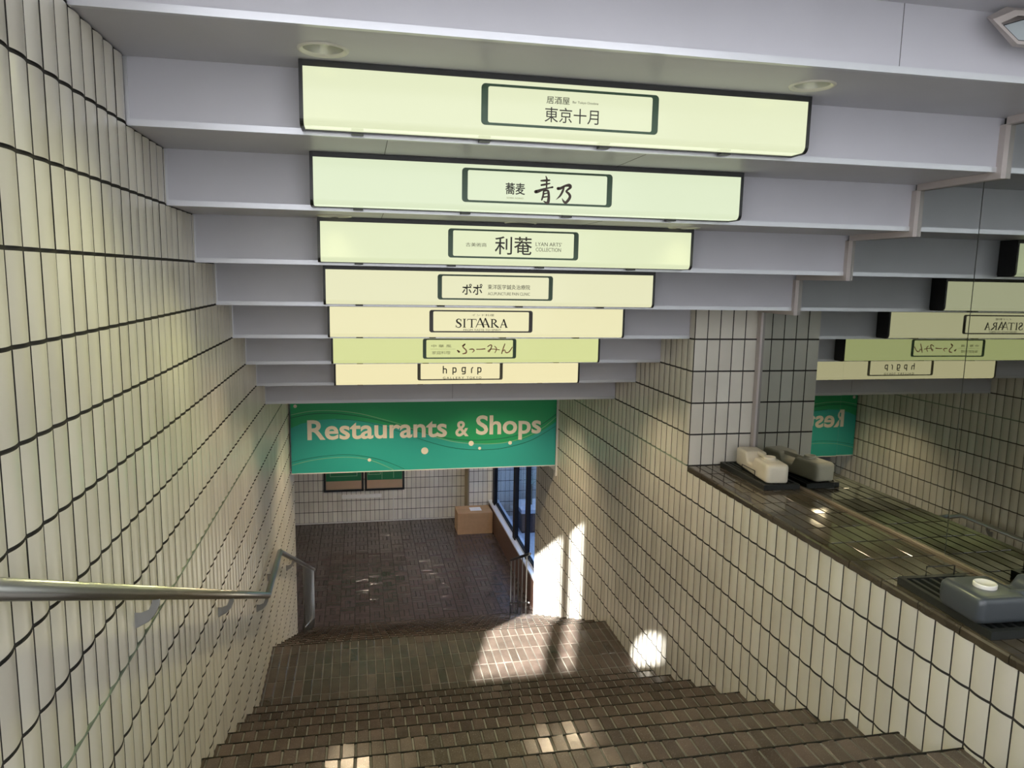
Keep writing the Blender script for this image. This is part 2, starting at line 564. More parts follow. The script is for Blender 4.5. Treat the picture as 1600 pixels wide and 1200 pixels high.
# ------------------------------------------------------------------ ledge
mb = MB()
for j in range(-26, 9):
    y0 = PIER - 0.004 - 0.236 * (8 - j) - 0.0
    y0 = PIER - 0.006 - 0.236 * (9 - j)
    for i in range(6):
        x0 = W + 0.055 + (W2 - W - 0.055) / 6 * i
        floor_tile(mb, x0, x0 + (W2 - W - 0.055) / 6, y0, y0 + 0.236, LEDGE, b=0.0012, dip=0.0015, j=0.0042, tilt=0.0007)
    # bullnose coping tile along the front edge
    t = random.random() * 0.25
    prof = [(W - 0.006, LEDGE - 0.040), (W - 0.006, LEDGE - 0.012), (W - 0.001, LEDGE - 0.003), (W + 0.008, LEDGE), (W + 0.052, LEDGE), (W + 0.052, LEDGE - 0.040)]
    k0 = len(mb.f)
    mb.prism(prof, 'y', y0 + 0.0025, y0 + 0.2335, 0)
    for q in range(k0, len(mb.f)):
        mb.t[q] = t
mb.box(W + 0.0, W2 + 0.004, usl[0], PIER - 0.002, LEDGE - 0.043, LEDGE - 0.004, 1)
structure(mb.build('trim_ledge', [M['ledge_tile'], M['joint_and_nosing_shadow']]), 'wet brown tiled ledge below the mirror')

# ------------------------------------------------------------------ stepped ceiling
LAMPS = {-1: [(0.705, -0.262), (2.545, -0.282)], 1: [(0.70, 0.845), (1.655, 0.915), (2.55, 0.845)],
         3: [(0.70, 1.73), (2.55, 1.73)], 5: [(0.70, 2.77), (2.55, 2.77)], 7: [(0.90, 4.7), (2.3, 4.7)]}
LR = 0.072
mb = MB()
def circle(cx, cy, r, n=28):
    return [(cx + r * math.cos(2 * PI * i / n), cy + r * math.sin(2 * PI * i / n)) for i in range(n)]
for k in range(-8, 8):
    x1 = W2 if k <= 3 else W
    y0, y1 = k * D, (k + 1) * D if k < 7 else 5.80
    zb = -k * H
    lamps = LAMPS.get(k, [])
    mb.box(0.0, x1, y0, y1, zb, zb + H + 0.09, 0, skip='b' if lamps else '')
    if lamps:
        loops = [[Vector((0, y0, zb)), Vector((x1, y0, zb)), Vector((x1, y1, zb)), Vector((0, y1, zb))]]
        for cx, cy in lamps:
            loops.append([Vector((a, b, zb)) for a, b in circle(cx, cy, LR)])
        flat = [p for l in loops for p in l]
        n = mb.add(flat)
        for tri in tessellate_polygon(loops):
            mb.face([n + i for i in tri], 0)
    # seams of the cladding
    for sx in ([2.73] if k == -1 else [0.93, 2.0] if k in (0, 1) else [1.64] if k == 7 else [1.1, 2.2]):
        if k in (-1, 7):
            mb.box(sx, sx + 0.0025, y0 - 0.0008, y0 + 0.003, zb, zb + H, 1)
        else:
            mb.box(sx, sx + 0.0025, y0 + 0.004, y1 - 0.004, zb - 0.0008, zb + 0.003, 1)
# lintel that carries the hanging banner, and lobby ceiling
mb.box(-3.1, 3.9, 5.80, 6.02, -2.79, -1.2, 0)
mb.box(-3.1, 3.9, 6.02, YB + 0.2, -2.79, -2.5, 0)
CEIL = mb.build('ceiling', [M['paint'], M['seam']])
structure(CEIL, 'stepped ceiling of pale grey painted beams')
for k in range(-8, 8):
    x1 = W2 if k <= 3 else W
    zb, y0 = -k * H, k * D
    e = MB()
    e.box(0.004, x1 - 0.004, y0 - 0.006, y0 + 0.016, zb - 0.004, zb + 0.020)
    e.box(0.0, 0.013, y0 - 0.004, y0 + 0.003, zb + 0.020, zb + H - 0.002)
    e.build('edge_trim', M['alu'], CEIL)

# ------------------------------------------------------------------ lettering helpers (all drawn facing -y)
def letters(name, body, x0, x1, z0, z1, y, m, parent, bold=0.0, thick=0.0012, font_sp=1.0):
    c = bpy.data.curves.new(name, 'FONT')
    c.body = body
    c.offset = bold
    c.space_character = font_sp
    c.resolution_u = 4
    o = bpy.data.objects.new(name, c)
    COL.objects.link(o)
    me = bpy.data.meshes.new_from_object(o.evaluated_get(bpy.context.evaluated_depsgraph_get()))
    bpy.data.objects.remove(o)
    bpy.data.curves.remove(c)
    xs = [v.co.x for v in me.vertices]
    ys = [v.co.y for v in me.vertices]
    ax, bx, ay, by = min(xs), max(xs), min(ys), max(ys)
    bm = bmesh.new()
    bm.from_mesh(me)
    bpy.data.meshes.remove(me)
    for v in bm.verts:
        v.co = Vector((x0 + (v.co.x - ax) / (bx - ax) * (x1 - x0), y, z0 + (v.co.y - ay) / (by - ay) * (z1 - z0)))
    r = bmesh.ops.extrude_face_region(bm, geom=bm.faces[:])
    for g in r['geom']:
        if isinstance(g, bmesh.types.BMVert):
            g.co.y -= thick
    mb = MB()
    mb.absorb(bm, 0)
    return mb.build(name, m, parent)

def brush(mb, pts, y, thick=0.0012, close_round=True):
    """a brush stroke: [(x, z, width)...] smoothed into a ribbon of changing width"""
    P = [Vector(p) for p in pts]
    if len(P) > 2:
        Q = []
        for i in range(len(P) - 1):
            p0, p1, p2, p3 = P[max(i - 1, 0)], P[i], P[i + 1], P[min(i + 2, len(P) - 1)]
            for s in range(6):
                t = s / 6
                Q.append(0.5 * ((2 * p1) + (p2 - p0) * t + (2 * p0 - 5 * p1 + 4 * p2 - p3) * t * t + (3 * p1 - p0 - 3 * p2 + p3) * t ** 3))
        Q.append(P[-1])
        P = Q
    ribbon(mb, P, y, thick, close_round)

def ribbon(mb, P, y, thick=0.0012, rnd=True):
    L, R = [], []
    for i, p in enumerate(P):
        d = P[min(i + 1, len(P) - 1)] - P[max(i - 1, 0)]
        d = Vector((d.x, d.y))
        d = d.normalized() if d.length > 1e-9 else Vector((1, 0))
        n = Vector((-d.y, d.x)) * abs(p.z) / 2
        L.append((p.x + n.x, p.y + n.y)); R.append((p.x - n.x, p.y - n.y))
    k = len(P)
    a = mb.add([(q[0], y - thick, q[1]) for q in L] + [(q[0], y - thick, q[1]) for q in R] + [(q[0], y, q[1]) for q in L] + [(q[0], y, q[1]) for q in R])
    for i in range(k - 1):
        mb.face((a + i, a + i + 1, a + k + i + 1, a + k + i))
        mb.face((a + i, a + 2 * k + i, a + 2 * k + i + 1, a + i + 1))
        mb.face((a + k + i, a + k + i + 1, a + 3 * k + i + 1, a + 3 * k + i))
    for i in (0, k - 1):
        mb.face((a + i, a + k + i, a + 3 * k + i, a + 2 * k + i))
    if rnd:
        for p in (P[0], P[-1]):
            r = abs(p.z) / 2
            if r > 1e-5:
                mb.poly([(p.x + r * math.cos(t * PI / 5), y - thick, p.y + r * math.sin(t * PI / 5)) for t in range(10)])

def line(mb, pts, y, w, thick=0.0012):
    for a, b in zip(pts[:-1], pts[1:]):
        ribbon(mb, [Vector((a[0], a[1], w)), Vector((b[0], b[1], w))], y, thick, True)

# ------------------------------------------------------------------ illuminated signs
SX0, SX1 = 0.613, 2.643          # every sign box has the same width and hangs under the beam above it
SDEP, SZ0, SZ1 = 0.13, 0.012, 0.234
PX0, PX1, PZ0, PZ1 = 1.273, 1.979, 0.047, 0.197
def sign(k, label, panel_col, ring_mat, write):
    t = thing('illuminated_sign', label, 'sign', (0, k * D, -k * H), group='illuminated shop signs on the ceiling beams')
    # dark housing: top frame, end plates, back plate, bottom rail
    hb = MB()
    hb.box(SX0 + 0.014, SX1 - 0.014, -SDEP - 0.004, -0.001, SZ1 - 0.021, SZ1)
    hb.box(SX0 + 0.014, SX1 - 0.014, -0.014, -0.001, SZ0, SZ1 - 0.021)
    hb.box(SX0 + 0.014, SX1 - 0.014, -0.030, -0.014, SZ0 - 0.003, SZ0 + 0.004)
    hb.build('housing', M['frame'], t)
    def cap_profile(g=0.0):
        pts = [(-0.001, SZ1), (-SDEP - 0.004, SZ1), (-SDEP - 0.004, SZ0 + 0.030)]
        for i in range(1, 6):
            a = PI + PI / 2 * i / 6
            pts.append((-SDEP + 0.026 + 0.030 * math.cos(a), SZ0 + 0.027 + 0.030 * math.sin(a)))
        pts += [(-SDEP + 0.03, SZ0 - 0.003), (-0.001, SZ0 - 0.003)]
        return pts
    for x in (SX0, SX1 - 0.014):
        MB().prism(cap_profile(), 'x', x, x + 0.014).build('end_cap', M['black'], t)
    # acrylic front that wraps round under the box
    ab = MB()
    pr = [(-SDEP, SZ1 - 0.021), (-SDEP, SZ0 + 0.027)]
    for i in range(1, 9):
        a = PI + PI / 2 * i / 8
        pr.append((-SDEP + 0.026 + 0.026 * math.cos(a), SZ0 + 0.027 + 0.026 * math.sin(a)))
    pr += [(-0.030, SZ0 + 0.001)]
    n0 = ab.add([(SX0 + 0.014, p[0], p[1]) for p in pr] + [(SX1 - 0.014, p[0], p[1]) for p in pr])
    q = len(pr)
    for i in range(q - 1):
        ab.face((n0 + i, n0 + i + 1, n0 + q + i + 1, n0 + q + i), 0, 1 <= i < q - 2)
    ab.build('acrylic_panel', emit_mat('backlit acrylic', panel_col, SIGN_STR), t)
    # placard border printed in the middle
    rb = MB()
    y = -SDEP - 0.0005
    rb.ring2(rrect(PX0, PX1, PZ0, PZ1, 0.016), rrect(PX0 + 0.026, PX1 - 0.026, PZ0 + 0.0095, PZ1 - 0.0095, 0.008), y - 0.0012, y)
    rb.build('placard_border', ring_mat, t)
    # dark clips under the front edge
    for fx in (0.10, 0.34, 0.58, 0.84):
        cx = SX0 + (SX1 - SX0) * fx
        MB().box(cx - 0.022, cx + 0.022, -0.048, -0.012, SZ0 - 0.011, SZ0 - 0.003).build('clip', M['black'], t)
    write(t, y)
    return t

def w_tokyo(t, y):
    letters('lettering', '居酒屋', 1.525, 1.616, 0.139, 0.166, y, M['ink'], t)
    letters('lettering', 'Bar Tokyo Octobre', 1.628, 1.731, 0.143, 0.154, y, M['ink_grey'], t)
    letters('lettering', '東京十月', 1.519, 1.734, 0.071, 0.127, y, M['ink'], t)
def w_aono(t, y):
    letters('lettering', '蕎麦', 1.471, 1.563, 0.088, 0.140, y, M['ink'], t, bold=0.012)
    letters('lettering', 'SOBA AONO', 1.478, 1.556, 0.069, 0.076, y, M['ink_faint'], t)
    def T(p):
        return (1.610 + (p[0] - 690) * 0.173 / 700, 0.174 - (p[1] - 60) * 0.122 / 530, p[2] * 0.000240)
    for nm, strokes in (('ao', [[(888, 55, 18), (908, 110, 34), (906, 180, 32), (905, 290, 26)], [(795, 145, 26), (880, 137, 42), (960, 128, 30)],
                         [(805, 230, 34), (880, 212, 38), (965, 190, 24)], [(700, 362, 62), (745, 350, 62), (860, 302, 38), (960, 274, 28), (1020, 260, 36)],
                         [(852, 335, 30), (845, 420, 36), (820, 515, 30)], [(860, 338, 34), (930, 332, 42), (952, 420, 48), (945, 540, 58), (918, 572, 48), (858, 538, 16)],
                         [(862, 396, 28), (932, 376, 22)], [(852, 460, 28), (932, 446, 24)]]),
                        ('no', [[(1125, 282, 58), (1180, 272, 52), (1260, 225, 42), (1340, 210, 62), (1366, 245, 52), (1310, 300, 38), (1288, 332, 38), (1335, 372, 46),
                          (1362, 425, 52), (1335, 492, 54), (1280, 550, 50), (1236, 520, 34), (1210, 470, 8)], [(1240, 240, 30), (1220, 320, 42), (1170, 420, 36), (1095, 498, 6)]])):
        b = MB()
        for i, s in enumerate(strokes):
            brush(b, [T(p) for p in s], y - 0.00005 * i)
        b.build('brush_character', M['ink_brown'], t)
def w_lyan(t, y):
    letters('lettering', '古美術商', 1.366, 1.476, 0.106, 0.127, y, M['ink_grey'], t)
    letters('lettering', '利菴', 1.521, 1.722, 0.069, 0.164, y, M['ink'], t, bold=0.006)
    letters('lettering', 'LYAN ARTS\u2019', 1.742, 1.886, 0.118, 0.138, y, M['ink_grey'], t)
    letters('lettering', 'COLLECTION', 1.743, 1.882, 0.090, 0.110, y, M['ink_grey'], t)
def w_popo(t, y):
    letters('lettering', 'ポポ', 1.420, 1.542, 0.078, 0.143, y, M['ink'], t, bold=0.012)
    letters('lettering', '東洋医学鍼灸治療院', 1.575, 1.836, 0.112, 0.141, y, M['ink'], t)
    letters('lettering', 'ACUPUNCTURE PAIN CLINIC', 1.576, 1.836, 0.077, 0.095, y, M['ink_grey'], t)
def w_sitaara(t, y):
    letters('lettering', 'インド料理', 1.559, 1.710, 0.157, 0.173, y, M['ink_grey'], t, font_sp=1.1)
    letters('lettering', 'FROM TASTE TO SPIRIT', 1.502, 1.760, 0.058, 0.0715, y, M['ink_grey'], t)
    def T(p):
        return (1.450 + (p[0] - 525) * 0.351 / 583, 0.139 - (p[1] - 205) * 0.058 / 98, p[2] * 0.00060)
    b = MB()
    def st(pts, curve=False):
        P = [T(p) for p in pts]
        if curve:
            brush(b, P, y, close_round=False)
        else:
            ribbon(b, [Vector(p) for p in P], y, rnd=False)
    st([(584, 232, 5), (575, 213, 7), (556, 207, 9), (537, 220, 15), (542, 242, 20), (570, 260, 20), (583, 280, 16), (570, 299, 10), (548, 303, 8), (531, 290, 6), (527, 278, 4)], True)
    st([(584, 208, 5), (584, 236, 5)]); st([(527, 275, 5), (527, 302, 5)])
    st([(622, 206, 16), (622, 303, 16)]); st([(606, 208, 6), (638, 208, 6)]); st([(606, 301, 6), (638, 301, 6)])
    st([(705, 206, 16), (705, 303, 16)]); st([(655, 210, 8), (757, 210, 8)]); st([(658, 207, 6), (655, 228, 4)]); st([(755, 207, 6), (758, 228, 4)]); st([(689, 301, 6), (721, 301, 6)])
    st([(752, 303, 8), (800, 196, 9)]); st([(798, 194, 16), (843, 303, 19)]); st([(772, 268, 7), (826, 268, 7)])
    st([(826, 285, 8), (858, 196, 9)]); st([(856, 194, 16), (902, 303, 19)]); st([(836, 268, 7), (886, 268, 7)])
    st([(936, 206, 16), (936, 303, 16)]); st([(918, 208, 6), (952, 208, 6)]); st([(918, 301, 6), (954, 301, 6)])
    st([(938, 209, 7), (965, 211, 11), (980, 230, 17), (965, 250, 10), (938, 254, 6)], True)
    st([(955, 254, 10), (985, 285, 18), (1012, 303, 14)], True)
    st([(1034, 303, 8), (1070, 207, 9)]); st([(1068, 206, 16), (1102, 303, 19)]); st([(1048, 270, 7), (1090, 270, 7)]); st([(1026, 301, 6), (1046, 301, 6)]); st([(1088, 301, 6), (1116, 301, 6)])
    b.build('serif_lettering', M['ink'], t)
def w_fumin(t, y):
    letters('lettering', '中華風', 1.337, 1.485, 0.131, 0.153, y, M['ink_faint'], t, font_sp=1.5)
    letters('lettering', '家庭料理', 1.341, 1.478, 0.080, 0.105, y, M['ink_faint'], t)
    b = MB()
    line(b, [(1.331, 0.119), (1.514, 0.119)], y, 0.0012)
    b.build('underline', M['ink_faint'], t)
    def T(p):
        return (1.528 + (p[0] - 540) * 0.423 / 630, 0.160 - (p[1] - 480) * 0.074 / 120, p[2] * 0.00052)
    b = MB()
    for i, s in enumerate([[(545, 563, 18), (562, 580, 30)], [(598, 508, 12), (628, 486, 20), (606, 520, 16), (640, 558, 18), (640, 592, 22), (604, 604, 14)],
              [(680, 550, 12), (715, 547, 18), (731, 565, 16), (712, 587, 8)], [(760, 549, 14), (800, 549, 14), (852, 544, 18)],
              [(884, 517, 12), (916, 496, 16), (930, 512, 16), (903, 577, 14), (890, 568, 12), (930, 546, 12), (1018, 556, 12)], [(965, 512, 12), (986, 545, 14), (968, 592, 10)],
              [(1080, 484, 14), (1060, 545, 16), (1045, 602, 14)], [(1047, 590, 10), (1076, 556, 12), (1094, 590, 16), (1130, 580, 16), (1166, 524, 14)]]):
        brush(b, [T(p) for p in s], y - 0.00005 * i)
    b.build('brush_lettering', M['ink_rust'], t)
def w_hpgrp(t, y):
    def T(p):
        return (1.481 + (p[0] - 380) * 0.317 / 435, 0.162 - (p[1] - 745) * 0.056 / 77)
    for glyph in (([(384, 745), (384, 822)], [(384, 774), (412, 774), (419, 784), (419, 822)]),
                  ([(493, 762), (493, 836)], [(493, 764), (520, 764), (527, 774), (527, 802), (520, 812), (493, 812)]),
                  ([(636, 760), (603, 760), (596, 770), (596, 800), (603, 808), (632, 808)], [(632, 760), (632, 824), (624, 832), (600, 832)]),
                  ([(704, 820), (704, 774), (718, 760)],),
                  ([(776, 762), (776, 836)], [(776, 764), (803, 764), (811, 774), (811, 802), (803, 812), (776, 812)])):
        b = MB()
        for stroke in glyph:
            line(b, [T(p) for p in stroke], y, 0.0085)
        b.build('logo_letter', M['ink'], t)
    letters('lettering', 'GALLERY', 1.481, 1.655, 0.056, 0.075, y, M['ink'], t, font_sp=1.35)
    letters('lettering', 'TOKYO', 1.678, 1.799, 0.056, 0.075, y, M['ink'], t, font_sp=1.35)

sign(0, 'topmost of the seven illuminated signs, with two rows of black characters', (0.81, 0.86, 0.57), M['ring_green'], w_tokyo)
sign(1, 'second illuminated sign from the top, with two large brown brushed characters', (0.76, 0.85, 0.59), M['ring_green'], w_aono)
sign(2, 'third illuminated sign from the top, two big black characters beside small grey capitals', (0.78, 0.84, 0.54), M['ring_green'], w_lyan)
sign(3, 'fourth illuminated sign from the top, two bold characters beside two small text lines', (0.82, 0.81, 0.52), M['ring_green'], w_popo)
sign(4, 'fifth illuminated sign from the top, cream with large dark serif capitals', (0.87, 0.82, 0.49), M['ring_brown'], w_sitaara)
sign(5, 'yellow-green illuminated sign with rust brown handwritten lettering', (0.70, 0.74, 0.32), M['ring_green'], w_fumin)
sign(6, 'lowest of the seven illuminated signs, cream with widely spaced lowercase letters', (0.92, 0.83, 0.48), M['ring_olive'], w_hpgrp)

# ------------------------------------------------------------------ ceiling downlights
def downlight(x, y, z, label, watt, col, group, angle=2.2, tilt=-0.45):
    t = thing('downlight', label, 'ceiling light', (x, y, z), group=group)
    MB().lathe([(LR - 0.004, 0.004), (LR + 0.004, -0.005), (LR + 0.012, -0.005), (LR + 0.016, 0.0)], 0, 0).build('trim_ring', M['lamp_ring'], t)
    MB().lathe([(LR - 0.003, 0.003), (LR - 0.010, 0.05), (LR - 0.03, 0.10), (0.012, 0.125)], 0, 0, close=False).build('reflector', M['reflector'], t)
    MB().lathe([(0.004, 0.07), (0.020, 0.075), (0.026, 0.092), (0.016, 0.118)], 0, 0, seg=16, close=True).build('bulb', emit_mat('lamp bulb', col, 0.5), t)
    ld = bpy.data.lights.new('downlight_lamp', 'SPOT')
    ld.energy = watt
    ld.color = col
    ld.spot_size = angle
    ld.spot_blend = 0.8
    ld.shadow_soft_size = 0.06
    lo = bpy.data.objects.new('downlight_lamp', ld)
    COL.objects.link(lo)
    lo.parent = t
    lo.location = (0, 0, -0.012)
    lo.rotation_euler = (tilt, 0, 0)
    return t
GC = (1.0, 0.98, 0.45)
WC = (1.0, 0.78, 0.50)
downlight(0.705, -0.262, H, 'round recessed downlight above the left end of the topmost sign', DOWN_W, GC, 'stair downlights')
downlight(2.545, -0.282, H, 'round recessed downlight above the right end of the topmost sign', DOWN_W, GC, 'stair downlights')
downlight(0.70, 0.845, -H, 'round recessed downlight above the left end of the third sign', DOWN_W, GC, 'stair downlights')
downlight(1.655, 0.915, -H, 'round recessed downlight over the middle of the third sign', 3.0, GC, 'stair downlights')
downlight(2.55, 0.845, -H, 'round recessed downlight above the right end of the third sign', DOWN_W, GC, 'stair downlights')

for k, yy, xs in ((3, 1.73, (0.70, 2.55)), (5, 2.77, (0.70, 2.55)), (7, 4.7, (0.90, 2.3))):
    for i, xx in enumerate(xs):
        downlight(xx, yy, -k * H, 'recessed downlight hidden %s, %s side' % ({3: 'between the fourth and fifth signs', 5: 'between the sixth and lowest signs', 7: 'above the banner behind the lowest beam'}[k], ('left', 'right')[i]), DEEP_W * (2.6 if k == 7 else 1.0), WC, 'stair downlights', tilt=0.1 if k == 7 else -0.4)

# wedge shaped wall light at the top right
t = thing('wedge_light', 'angular metal framed light with a grey glass under the ceiling, top right corner', 'ceiling light', (0, -0.64, 0))
back = [(3.013, 0.426), (3.133, 0.336), (3.42, 0.336), (3.42, 0.468), (3.09, 0.468)]
front = [(2.998, 0.404), (3.109, 0.331), (3.40, 0.331), (3.40, 0.455), (3.085, 0.442)]
inner = [(3.034, 0.394), (3.113, 0.342), (3.385, 0.342), (3.385, 0.445), (3.10, 0.424)]
b = MB()
n = b.add([(x, 0.0, z) for x, z in front] + [(x, 0.045, z) for x, z in back] + [(x, 0.0, z) for x, z in inner] + [(x, 0.006, z) for x, z in inner])
for i in range(5):
    j = (i + 1) % 5
    b.face((n + i, n + j, n + 5 + j, n + 5 + i))
    b.face((n + i, n + j, n + 10 + j, n + 10 + i))
    b.face((n + 10 + i, n + 10 + j, n + 15 + j, n + 15 + i))
b.face([n + 5 + i for i in range(5)])
b.build('housing', M['trim'], t)
b = MB(); b.prism([(3.047, 0.389), (3.115, 0.344), (3.383, 0.344), (3.383, 0.440), (3.126, 0.414)], 'y', 0.004, 0.010); b.build('lens', M['lamp_glass'], t)
b = MB()
gk = [(3.047, 0.389), (3.115, 0.344), (3.383, 0.344), (3.383, 0.440), (3.126, 0.414), (3.047, 0.389)]
line(b, gk, 0.004, 0.003)
b.build('gasket', M['black'], t)

# ------------------------------------------------------------------ smoked mirror with its stepped trim
t = thing('wall_mirror', 'tall smoked wall mirror in panels above the brown ledge', 'mirror', (W2, 0, LEDGE))
seams = [(-4.2, -1.757), (-1.752, -0.838), (-0.833, 0.082), (0.087, 1.002), (1.007, PIER - 0.002)]
for i, (a, c) in enumerate(seams):
    rot = (0, 0, 0.0, 0.0035, 0)[i]
    p = MB().box(0.0, 0.006, a - a, c - a, 0.004, 3.9 if c < 0.1 else 2.3).build('mirror_panel', M['mirror'], t)
    p.location = (0.004, a, 0)
    p.rotation_euler = (0, 0, rot)
fr = MB()
def strip(y0, y1, z0, z1, d=0.022):
    fr.box(-d, 0.004, y0, y1, z0 - LEDGE, z1 - LEDGE)
TWD = 0.034
for k in range(-8, 4):
    zb = -k * H
    strip(k * D - TWD, k * D + 0.0, zb - TWD, zb + H - TWD + 0.002)        # beside the face of the beam
    strip(k * D + 0.0, (k + 1) * D - TWD if k < 3 else PIER - 0.005, zb - TWD, zb - 0.001)    # under the soffit
fr.build('stepped_trim', M['trim'], t)
b = MB(); b.box(-0.014, 0.004, PIER - 0.055, PIER - 0.009, 0.002, -3 * H - TWD - LEDGE)
b.build('side_trim', M['trim'], t)
b = MB(); b.box(-0.013, 0.004, -4.2, PIER - 0.056, 0.001, 0.013)
b.build('bottom_trim', M['brass'], t)

# ------------------------------------------------------------------ hanging banner
BY = 5.70
t = thing('hanging_banner', 'wide green and teal banner reading Restaurants & Shops', 'sign', (0, BY, 0))
MB().box(0.030, 3.172, 0.0, 0.03, -2.822, -1.80).build('panel', M['banner_teal'], t)
MB().box(0.026, 3.176, -0.004, 0.034, -2.830, -2.820).build('bottom_rail', M['white_bar'], t)
GB = [(0.030, -2.285), (0.149, -2.234), (0.33, -2.196), (0.532, -2.185), (0.736, -2.2), (0.942, -2.236), (1.191, -2.289), (1.423, -2.342), (1.679, -2.427), (1.895, -2.481), (2.113, -2.513), (2.334, -2.528), (2.511, -2.528), (2.735, -2.492), (2.959, -2.407), (3.172, -2.275)]
b = MB()
n = b.add([(x, -0.0015, z) for x, z in GB] + [(x, -0.0015, -1.80) for x, z in GB])
for i in range(len(GB) - 1):
    b.face((n + i, n + i + 1, n + len(GB) + i + 1, n + len(GB) + i))
b.build('green_field', M['banner_green'], t)
def wave(name, pts, w, m, y):
    bb = MB()
    brush(bb, [(x, z, w) for x, z in pts], y, thick=0.0006)
    bb.build(name, m, t)
wave('wave_line', [(0.032, -2.131), (0.232, -2.093), (0.433, -2.086), (0.635, -2.1), (0.839, -2.136), (1.046, -2.194), (1.254, -2.258), (1.465, -2.343), (1.679, -2.425), (1.895, -2.488), (2.113, -2.52), (2.334, -2.53), (2.556, -2.516), (2.779, -2.459), (3.003, -2.348), (3.168, -2.215)], 0.007, M['banner_line'], -0.0016)
wave('wave_line', [(0.032, -2.166), (0.231, -2.127), (0.432, -2.118), (0.635, -2.134), (0.901, -2.18), (1.149, -2.245), (1.402, -2.326), (1.679, -2.409), (1.895, -2.459), (2.113, -2.48), (2.333, -2.479), (2.555, -2.458), (2.778, -2.403), (3.002, -2.296), (3.168, -2.18)], 0.008, M['banner_dark'], -0.0018)
wave('wave_line', [(0.532, -2.19), (0.736, -2.204), (0.941, -2.245), (1.149, -2.31), (1.359, -2.391), (1.572, -2.472), (1.787, -2.54), (2.005, -2.584), (2.224, -2.601), (2.446, -2.596), (2.669, -2.557), (2.893, -2.485), (3.170, -2.327)], 0.005, M['banner_dark'], -0.0020)
wave('wave_line', [(0.032, -2.722), (0.22, -2.676), (0.423, -2.65), (0.628, -2.643), (0.793, -2.657), (0.913, -2.685), (1.042, -2.737), (1.189, -2.812)], 0.006, M['banner_line'], -0.0010)
wave('wave_line', [(0.032, -2.684), (0.221, -2.646), (0.424, -2.62), (0.628, -2.613), (0.793, -2.629), (0.98, -2.669), (1.147, -2.727), (1.316, -2.807)], 0.005, M['banner_dark'], -0.0012)
for x, z, r in ((0.084, -2.03, 0.020), (0.913, -2.685, 0.020), (1.561, -2.593, 0.042), (2.12, -2.518, 0.031), (2.224, -2.581, 0.018), (2.599, -2.524, 0.023)):
    bb = MB(); bb.prism([(x + r * math.cos(a * PI / 12), z + r * math.sin(a * PI / 12)) for a in range(24)], 'y', -0.0035, -0.002)
    bb.build('dot', M['banner_white'], t)
letters('lettering', 'Restaurants', 0.213, 1.826, -2.432, -2.196, -0.0022, M['banner_white'], t, bold=0.022)
letters('lettering', '&', 1.927, 2.088, -2.430, -2.240, -0.0022, M['banner_white'], t, bold=0.018)
letters('lettering', 'Shops', 2.177, 2.984, -2.488, -2.176, -0.0022, M['banner_white'], t, bold=0.022)
MB().box(3.178, 3.196, -0.012, 0.03, -2.96, -1.80).build('side_channel', M['white_bar'], t)
b = MB(); b.prism([(3.10, -2.834), (3.176, -2.834), (3.176, -2.90)], 'y', 0.0, 0.03); b.build('corner_bracket', M['galv'], t)

# ------------------------------------------------------------------ handrails
RX = 0.082
t = thing('handrail', 'long stainless handrail on brackets along the left tiled wall', 'handrail', (RX, 0, 0))
rail = [(0, -2.05, -0.876), (0, 2.85, -3.052), (0, 3.79, -3.045), (0, 8.34, -5.05)]
MB().tube(rail, 0.0245, 16).build('rail', M['steel'], t)
def rail_z(y):
    for (_, a, za), (_, c, zc) in zip(rail[:-1], rail[1:]):
        if a <= y <= c:
            return za + (zc - za) * (y - a) / (c - a)
    return rail[-1][2]
for y in (-1.7, -0.24, 1.27, 2.79, 3.45, 5.05):
    z = rail_z(y)
    b = MB()
    pr = [(-RX, -0.135), (-RX, -0.070), (-RX + 0.03, -0.072), (-RX + 0.055, -0.062), (-0.018, -0.044), (-0.010, -0.020), (0.012, -0.020), (0.010, -0.045), (-0.006, -0.080), (-RX + 0.052, -0.108), (-RX + 0.02, -0.125)]
    sl = (rail_z(min(y + 0.05, 8.3)) - rail_z(y - 0.05)) / 0.1
    n = b.add([(p[0], y - 0.005, z - 0.005 * sl + p[1]) for p in pr] + [(p[0], y + 0.005, z + 0.005 * sl + p[1]) for p in pr])
    q = len(pr)
    for i in range(q):
        j = (i + 1) % q
        b.face((n + i, n + j, n + q + j, n + q + i))
    b.face(range(n, n + q)); b.face(range(n + 2 * q - 1, n + q - 1, -1))
    b.build('bracket', M['galv'], t)
for i in range(9):
    y = LEND + 0.08 + i * 0.24
    b = MB(); b.box(-0.007, 0.007, y - 0.007, y + 0.007, stair_z(y) - 0.002, rail_z(y) - 0.015)
    b.build('baluster', M['steel'], t)
b = MB(); b.tube([(0, LEND + 0.1, stair_z(LEND + 0.1) + 0.10), (0, 8.30, ZF + 0.10)], 0.010, 8); b.build('bottom_bar', M['steel'], t)

t = thing('stair_railing', 'short dark metal railing with thin uprights at the foot of the right wall', 'railing', (3.12, 0, 0))
rr = lambda y: -4.372 - 0.459 * (y - 6.75)
MB().tube([(0, REND - 0.05, rr(REND - 0.05)), (0, 8.0, rr(8.0))], 0.021, 12).build('rail', M['black'], t)
for i in range(5):
    y = 8.0 - 0.02 - i * 0.27
    b = MB(); b.box(-0.007, 0.007, y - 0.007, y + 0.007, stair_z(y) - 0.002, rr(y))
    b.build('baluster', M['dark_steel'], t)
b = MB(); b.tube([(0, REND - 0.05, rr(REND - 0.05) - 0.72), (0, 8.0, rr(8.0) - 0.72)], 0.010, 8); b.build('bottom_bar', M['dark_steel'], t)

